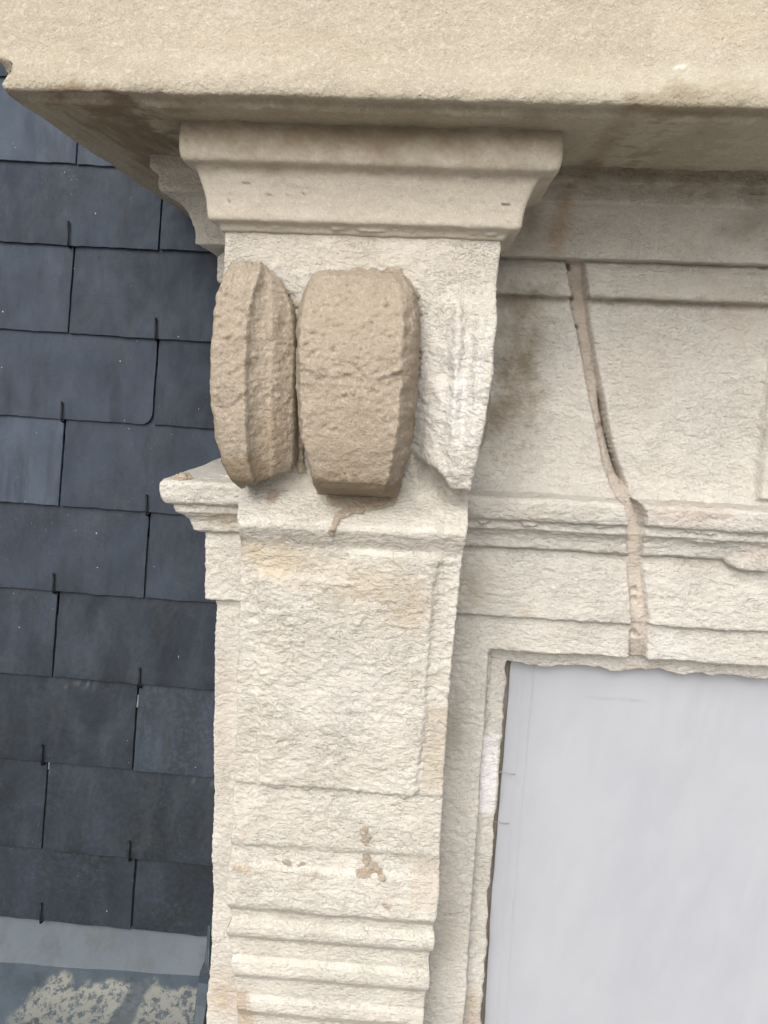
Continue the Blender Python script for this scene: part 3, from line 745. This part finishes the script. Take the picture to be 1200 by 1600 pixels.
smear('mortar_smear', [(498, 427, 622, 425, .0034), (622, 425, 652, 462, .0034)], -.12, th=.0016)
smear('mortar_smear', [(640, 640, 634, 700, .0045)], -.13, th=.0016)
smear('mortar_smear', [(404, 430, 436, 470, .0030), (436, 470, 462, 476, .0036)], -.12, th=.0016)
smear('mortar_spatter', [(657, 485, 659, 489, .0022), (653, 520, 656, 560, .0024)], -.13, th=.0012)

# --- volute side bulging out behind the right edge of the bracket
a, b = np.meshgrid(np.linspace(0, pi, 60), np.linspace(0, 2*pi, 90), indexing='ij')
cx, cz = un(742, 640, -.06)
P = np.stack([cx+.0135*np.sin(a)*np.abs(np.cos(b*0))*1.0*np.cos(b)*.9, -.07+.030*np.sin(a)*np.sin(b), cz+.042*np.cos(a)], -1)
P[..., 2] += 0
P = P+normals(P)*(.003*fbm(P*70, 4)+.001*fbm(P*300,2))[..., None]
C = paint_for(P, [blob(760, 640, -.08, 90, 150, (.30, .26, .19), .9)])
grid_obj('volute_side', P, M['wall'], dormer, paint=C)

# --- dark timber lining inside the opening
bx, bz = ux(775, 1030, .1), uz(775, 1030, .1)
def box(x0, x1, y0, y1, z0, z1):
    V = [(x, y, z) for x in (x0, x1) for y in (y0, y1) for z in (z0, z1)]
    F = [(0, 1, 3, 2), (4, 6, 7, 5), (0, 4, 5, 1), (2, 3, 7, 6), (0, 2, 6, 4), (1, 5, 7, 3)]
    return V, F
V, F = box(bx-.05, XR, .0572, .10, -.86, bz+.06)
poly_obj('timber_lining', V, F, M['void'], dormer)

# ================================================================== plastic sheet
YS = .050
sx = lambda px, py: ux(px, py, YS)
SR = [un(797, 1056, YS), un(783, 1225, YS), un(768, 1400, YS), un(757, 1600, YS)]
sr = np.array(SR)[::-1]
root = thing('plastic_sheet', 'translucent white plastic sheet stretched over the window opening', 'plastic sheet', (.2, YS, -.55))
zs = np.linspace(-.86, uz(900, 1035, YS)+.02, 330); us = np.concatenate([np.linspace(0, .06, 30, endpoint=False), np.linspace(.06, 1, 220)])
L = np.interp(zs, sr[:, 1], sr[:, 0])+.0008*noise(np.stack([zs*30, zs*0, zs*0], -1))
X = L[:, None]+(.78-L)[:, None]*us; Z = np.broadcast_to(zs[:, None], X.shape)
p = np.stack([X, X*0, Z], -1)
Y = YS+.004*fbm(p*vec(7, 1, 3), 3)+.0022*ridged(p*vec(8, 1, 3)+p[..., ::-1]*5, 2)+.0011*ridged((p+.02*noise(p*9)[..., None])*vec(26, 1, 9)+3, 2)
for off, am in ((.014, .0007), (.0265, .0007)):
    Y = Y-am*np.exp(-((X-L[:, None]-off)/.0009)**2)
Y = Y+.0015*sstep(.0265, .0255, X-L[:, None])
P = np.stack([X, Y, Z], -1)
C = paint_for(P, [blob(960, 1092, YS, 70, 3, (.30, .29, .28), .3)])
C[..., 3] *= 1; P2 = P.copy(); P2[..., 1] += .0008
film = grid_obj('film', P, M['sheet'], root, flip=True, paint=C)
sol = film.modifiers.new('thickness', 'SOLIDIFY'); sol.thickness = .0006; sol.offset = 1

def tube(pts, r, n=8):
    pts = [Vector(p) for p in pts]; V = []; F = []
    for i, p in enumerate(pts):
        d = (pts[min(i+1, len(pts)-1)]-pts[max(i-1, 0)]).normalized()
        a = d.cross(Vector((.3, 1, .2))).normalized(); b = d.cross(a)
        for k in range(n): V.append(p+r*(a*cos(2*pi*k/n)+b*sin(2*pi*k/n)))
    for i in range(len(pts)-1):
        for k in range(n): F.append((i*n+k, i*n+(k+1) % n, (i+1)*n+(k+1) % n, (i+1)*n+k))
    F.append(tuple(range(n))[::-1]); F.append(tuple((len(pts)-1)*n+k for k in range(n)))
    return V, F
for (px, py) in ((790, 1208), (781, 1285)):
    x, z = un(px, py, YS-.002)
    V, F = tube([(x-.010, YS-.001, z+.001), (x-.004, YS-.004, z+.0015), (x+.004, YS-.003, z-.0008), (x+.011, YS-.001, z-.0012)], .0004)
    poly_obj('thread', V, F, M['staple'], root, True)
x, z = un(781, 1206, YS-.004)
V, F = tube([(x-.006, YS-.002, z-.007), (x-.002, YS-.006, z-.001), (x+.002, YS-.004, z+.002)], .0004)
poly_obj('thread', V, F, M['staple'], root, True)

# ================================================================== slate roof
_t = radians(1.1)
AX0 = vec(1, 0, 0); AU0 = vec(0, sin(ROOF_T), cos(ROOF_T)); AX = AX0*cos(_t)-AU0*sin(_t); AU = AU0; AN = vec(0, -cos(ROOF_T), sin(ROOF_T)); RO = vec(SLX, .27, SLZ)
def R3(a, b, c): return RO+AX*a+AU*b+AN*c
rows = [(252, 118, 1), (380, 248, 0), (517, 106, 1), (655, 238, 0), (789, 92, 1), (925, 225, 0), (1057, 81, 1), (1195, 207, 0), (1326, 65, 1), (1443, 205, 0)]
b_at = lambda px, py: on_roof(px, py)[1]
bot = []
rows = [(-15, 120, 0), (118, 250, 1)][:0]+rows
for (y, xj_, par) in rows:
    a, b = on_roof(xj_, y+3.0 + xj_*.03); bot.append((a, b))
per = abs(on_roof(387, 652)[0]-on_roof(106, 655-3)[0])
expo = (bot[0][1]-bot[-1][1])/(len(bot)-1)
roof = thing('slate_roof', 'steep mansard slope of dark blue grey slates beside the dormer', 'roof', (SLX, .32, -.62))
# boarding behind
corners = []
for c in (-.016, -.04):
    for (a, b) in ((-.9, -.62), (.6, -.62), (.6, .80), (-.9, .80)): corners.append(R3(a, b, c))
poly_obj('boarding', corners, [(0, 1, 2, 3), (7, 6, 5, 4), (0, 4, 5, 1), (1, 5, 6, 2), (2, 6, 7, 3), (3, 7, 4, 0)], M['batten'], roof)
rr = np.random.RandomState(3)
def slate(a0, a1, b0, b1, seed, lime=0):
    """slab, thickness 5 mm, bottom edge forward (it lies on the course below)"""
    na, nb = int((a1-a0)/.004), int((b1-b0)/.006)
    u = np.concatenate([[0, .0012, .004], np.linspace(0, 1, na)[1:-1], [.996, .9988, 1]]); v = np.concatenate([[0, .0012, .005], np.linspace(0, 1, nb)[1:]])
    U_, V_ = np.meshgrid(u, v, indexing='ij')
    e = lambda t, s, am: am*fbm(np.stack([t*9+s, t*0+seed, t*0], -1), 3)
    lo = b0+e(u, 1., .0010)[:, None]; hi = b1
    A = a0+(a1-a0)*U_; Bv = lo+(hi-lo)*V_
    le = e(v, 5., .0006)[None, :]; re = e(v, 9., .0006)[None, :]
    A = A+le*(1-U_)+re*U_
    # dressed corner
    cr = rr.uniform(.0, 1.)
    if cr > .8:
        q = np.clip(1-((a1-A)+(Bv-b0))/.010, 0, 1); A = A-q*.004; Bv = Bv+q*.004
    drop = -.0062*(Bv-b0)/.13
    tilt = rr.uniform(-.0009, .0009)*(U_-.5)*2
    top = .0+drop+tilt+.0010*fbm(np.stack([A*12+seed, Bv*9, A*0], -1), 3)
    # bevelled, chipped edge
    dd = np.minimum(np.minimum(A-a0, a1-A), Bv-b0); top = top-.0004*np.clip(1-dd/.004, 0, 1)*(1+fbm(np.stack([A*120+seed, Bv*120, A*0], -1), 2))
    T_ = RO+A[..., None]*AX+Bv[..., None]*AU+top[..., None]*AN
    G = T_-AN*.0036
    P = np.concatenate([G[:, :1], T_, G[:, -1:]], 1)              # fold down at the foot and the head
    s0 = np.concatenate([G[:1, :1], G[:1], G[:1, -1:]], 1); s1 = np.concatenate([G[-1:, :1], G[-1:], G[-1:, -1:]], 1)
    P = np.concatenate([s0, P, s1], 0)
    return P
hooks = []
bot = [(bot[1][0], bot[0][1]+expo), (bot[0][0], bot[0][1]+2*expo), (bot[1][0], bot[0][1]+3*expo)][::-1]+bot
for k in range(-3, 3):
    P = slate(bot[-2][0]+k*per+.0014, bot[-2][0]+(k+1)*per-.0014, bot[-1][1]+.003, bot[-1][1]+.16, 90+k*3.1)-AN*.0052
    C = np.zeros(P.shape[:2]+(4,)); C[..., :3] = (.0075, .011, .012); C[..., 3] = .9
    grid_obj('slate', P, M['slate'], roof, paint=C, flip=True)
for i_, (ab, bb) in enumerate(bot):
    i = i_-3
    for k in range(-3, 3):
        a0 = ab+k*per+.0014; a1 = ab+(k+1)*per-.0014
        if a0 > .30 or a1 < -.60: continue
        sd = i*7.31+k*3.17+2
        sk = rr.uniform(-.0012, .0012)
        P = slate(a0, a1, bb+sk, bb+expo*1.75, sd)
        if i == 0: P = slate(a0, a1, bb+sk, bb+expo*1.75, sd)
        C = np.zeros(P.shape[:2]+(4,))
        q = P-RO; qa = q @ AX; qb = q @ AU
        # lime crust along some heads and feet of the lower courses
        am = {6: .8, 7: .7, 5: .35, 8: .5}.get(i, .12)
        nzz = fbm(np.stack([qa*22+sd, qa*0, qb*9], -1), 3)
        hd = bb+expo
        al = am*sstep(.008, .001, np.abs(qb-hd+.005))*sstep(-.05, .2, nzz)
        al = al*sstep(-.1, .4, fbm(np.stack([qa*170+sd, qa*0, qb*170], -1), 3))*sstep(-.1, .3, noise(np.stack([qa*13+sd, qa*0, qb*0], -1)))
        if i in (6, 7, 8): al = np.maximum(al, .07*sstep(.05, .5, fbm(np.stack([qa*40+sd, qa*0, qb*9], -1), 4)+.5*fbm(np.stack([qa*240+sd, qa*0, qb*120], -1), 3)))
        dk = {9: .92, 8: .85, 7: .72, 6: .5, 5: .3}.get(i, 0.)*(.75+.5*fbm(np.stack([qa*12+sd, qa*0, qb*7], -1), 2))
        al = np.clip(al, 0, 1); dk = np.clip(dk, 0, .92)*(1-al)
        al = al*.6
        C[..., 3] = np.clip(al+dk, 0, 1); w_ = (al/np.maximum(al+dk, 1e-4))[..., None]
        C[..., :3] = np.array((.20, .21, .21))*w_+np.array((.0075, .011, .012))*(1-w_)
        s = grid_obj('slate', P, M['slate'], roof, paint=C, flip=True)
        ac = .5*(a0+a1)-.001
        st = rr.uniform(.022, .030)
        hk = tube([R3(ac+.001, bb-.001, -.008), R3(ac, bb-.0035, -.003), R3(ac, bb-.003, .0024), R3(ac-.0003, bb+.003, .0036), R3(ac-.0008, bb+st*.5, .0028), R3(ac-.0014, bb+st, .0016)], .0013)
        ho = poly_obj('slate_hook', hk[0], hk[1], M['hook'], roof, True)
# dark lapped course below the bottom row
# ================================================================== zinc flashing
zr = thing('zinc_flashing', 'blue grey zinc apron with pale lime crust at the foot of the slates', 'flashing', (SLX-.2, .2, -.62))
def ru(px, py, c):
    a, b = on_roof(px, py); return R3(a, b, c)
# upstand below the last course: line (0,1436)-(320,1456) down to (0,1500)-(320,1518)
u = np.linspace(0, 1, 150); v = np.linspace(0, 1, 40)
def quad(p00, p10, p01, p11, nu, nv, nz=.0008, sd=0., f=12):
    U_, V_ = np.meshgrid(np.linspace(0, 1, nu), np.linspace(0, 1, nv), indexing='ij')
    U_, V_ = U_[..., None], V_[..., None]
    P = (p00*(1-U_)+p10*U_)*(1-V_)+(p01*(1-U_)+p11*U_)*V_
    n = normals(P)
    return P+n*(nz*fbm(P*f+sd, 3))[..., None]
tl, tr_ = ru(-260, 1412, -.016), ru(345, 1450, -.016)
bl, brr = ru(-260, 1487, .012), ru(328, 1516, .012)
P = quad(tl, tr_, bl, brr, 200, 40, .0010)
grid_obj('upstand', P, M['zinc'], zr)
# apron running out towards the front
out = vec(0, -.16, -.085)
fl, fr = bl+out+vec(0, 0, 0), brr+out+vec(.0, 0, 0)
P = quad(bl+vec(0, 0, .0), brr+vec(0, 0, .0), fl, fr, 260, 120, .0018, 5.)
C = np.zeros(P.shape[:2]+(4,)); C[..., :3] = (.235, .235, .205)
tpx = P
def proj_u(px, py, t):      # a point on the apron plane at fraction t down
    return ux(px, py, bl[1]+out[1]*t)
U_, V_ = np.meshgrid(np.linspace(0, 1, 260), np.linspace(0, 1, 120), indexing='ij')
Xp = P[..., 0]; xA = ux(95, 1515, bl[1]); xB = ux(325, 1515, bl[1]); xg0 = ux(218, 1515, bl[1]); xg1 = ux(248, 1515, bl[1])
nz = fbm(P*30, 4)
al = sstep(-.012, .012, Xp-(xA-.09*V_)+.02*nz)*sstep(.03, .09, V_+.08*nz)*(1-.85*sstep(.004, -.004, np.abs(Xp+V_*.05-.5*(xg0+xg1))-.5*(xg1-xg0)+.004*nz)*sstep(1., .3, V_))
C[..., 3] = np.clip(al, 0, 1)*(.55+.45*sstep(.45, .0, V_))
grid_obj('apron', P, M['zinc_l'], zr, paint=C)
V, F = box(bl[0]-.4, brr[0]-.02, bl[1]-.10, bl[1]+.05, bl[2]-.35, bl[2]-.12)
# turned-up edge against the pier
e0 = ru(331, 1448, .02); e1 = vec(*[ux(331, 1512, bl[1]-.03), bl[1]-.03, uz(331, 1512, bl[1]-.03)])
yk = .12
pts = []
for (px, py, Y, w_) in ((327, 1446, .108, 5), (325, 1480, .100, 6), (323, 1505, .090, 8), (322, 1518, .08, 20), (319, 1535, .065, 20), (314, 1570, .045, 18), (309, 1605, .03, 17), (303, 1650, .015, 17)):
    xa, z = un(px-w_*.5, py, Y); xb, _ = un(px+w_*.5, py, Y); pts.append((xa, xb, Y, z))
V = []; F = []
for (xa, xb, Y, z) in pts:
    V += [(xa, Y, z), (xb, Y-.003, z+.001), (xb+.004, Y+.02, z), (xa, Y+.02, z-.002)]
for i in range(len(pts)-1):
    for k in range(4): F.append((i*4+k, i*4+(k+1) % 4, (i+1)*4+(k+1) % 4, (i+1)*4+k))
F.append((3, 2, 1, 0)); n_ = 4*(len(pts)-1); F.append((n_, n_+1, n_+2, n_+3))
sd_ = poly_obj('side_turn_up', V, F, M['zinc'], zr)
bv = sd_.modifiers.new('bevel', 'BEVEL'); bv.width = .0012; bv.segments = 2

# ================================================================== loose mortar crumb on the string course
x, z = un(288, 749, -.018)
a, b = np.meshgrid(np.linspace(0, pi, 24), np.linspace(0, 2*pi, 36), indexing='ij')
P = np.stack([x+.011*np.sin(a)*np.cos(b), -.024+.007*np.sin(a)*np.sin(b), z+.001+.0055*np.cos(a)+.15*.011*np.sin(a)*np.cos(b)], -1)
P = P+normals(P)*(.003*fbm(P*160, 3))[..., None]
cr = grid_obj('mortar_crumb', P, M['mortar'])
tag(cr, 'small brown mortar crumb lying on the left tip of the string course', 'mortar crumb')
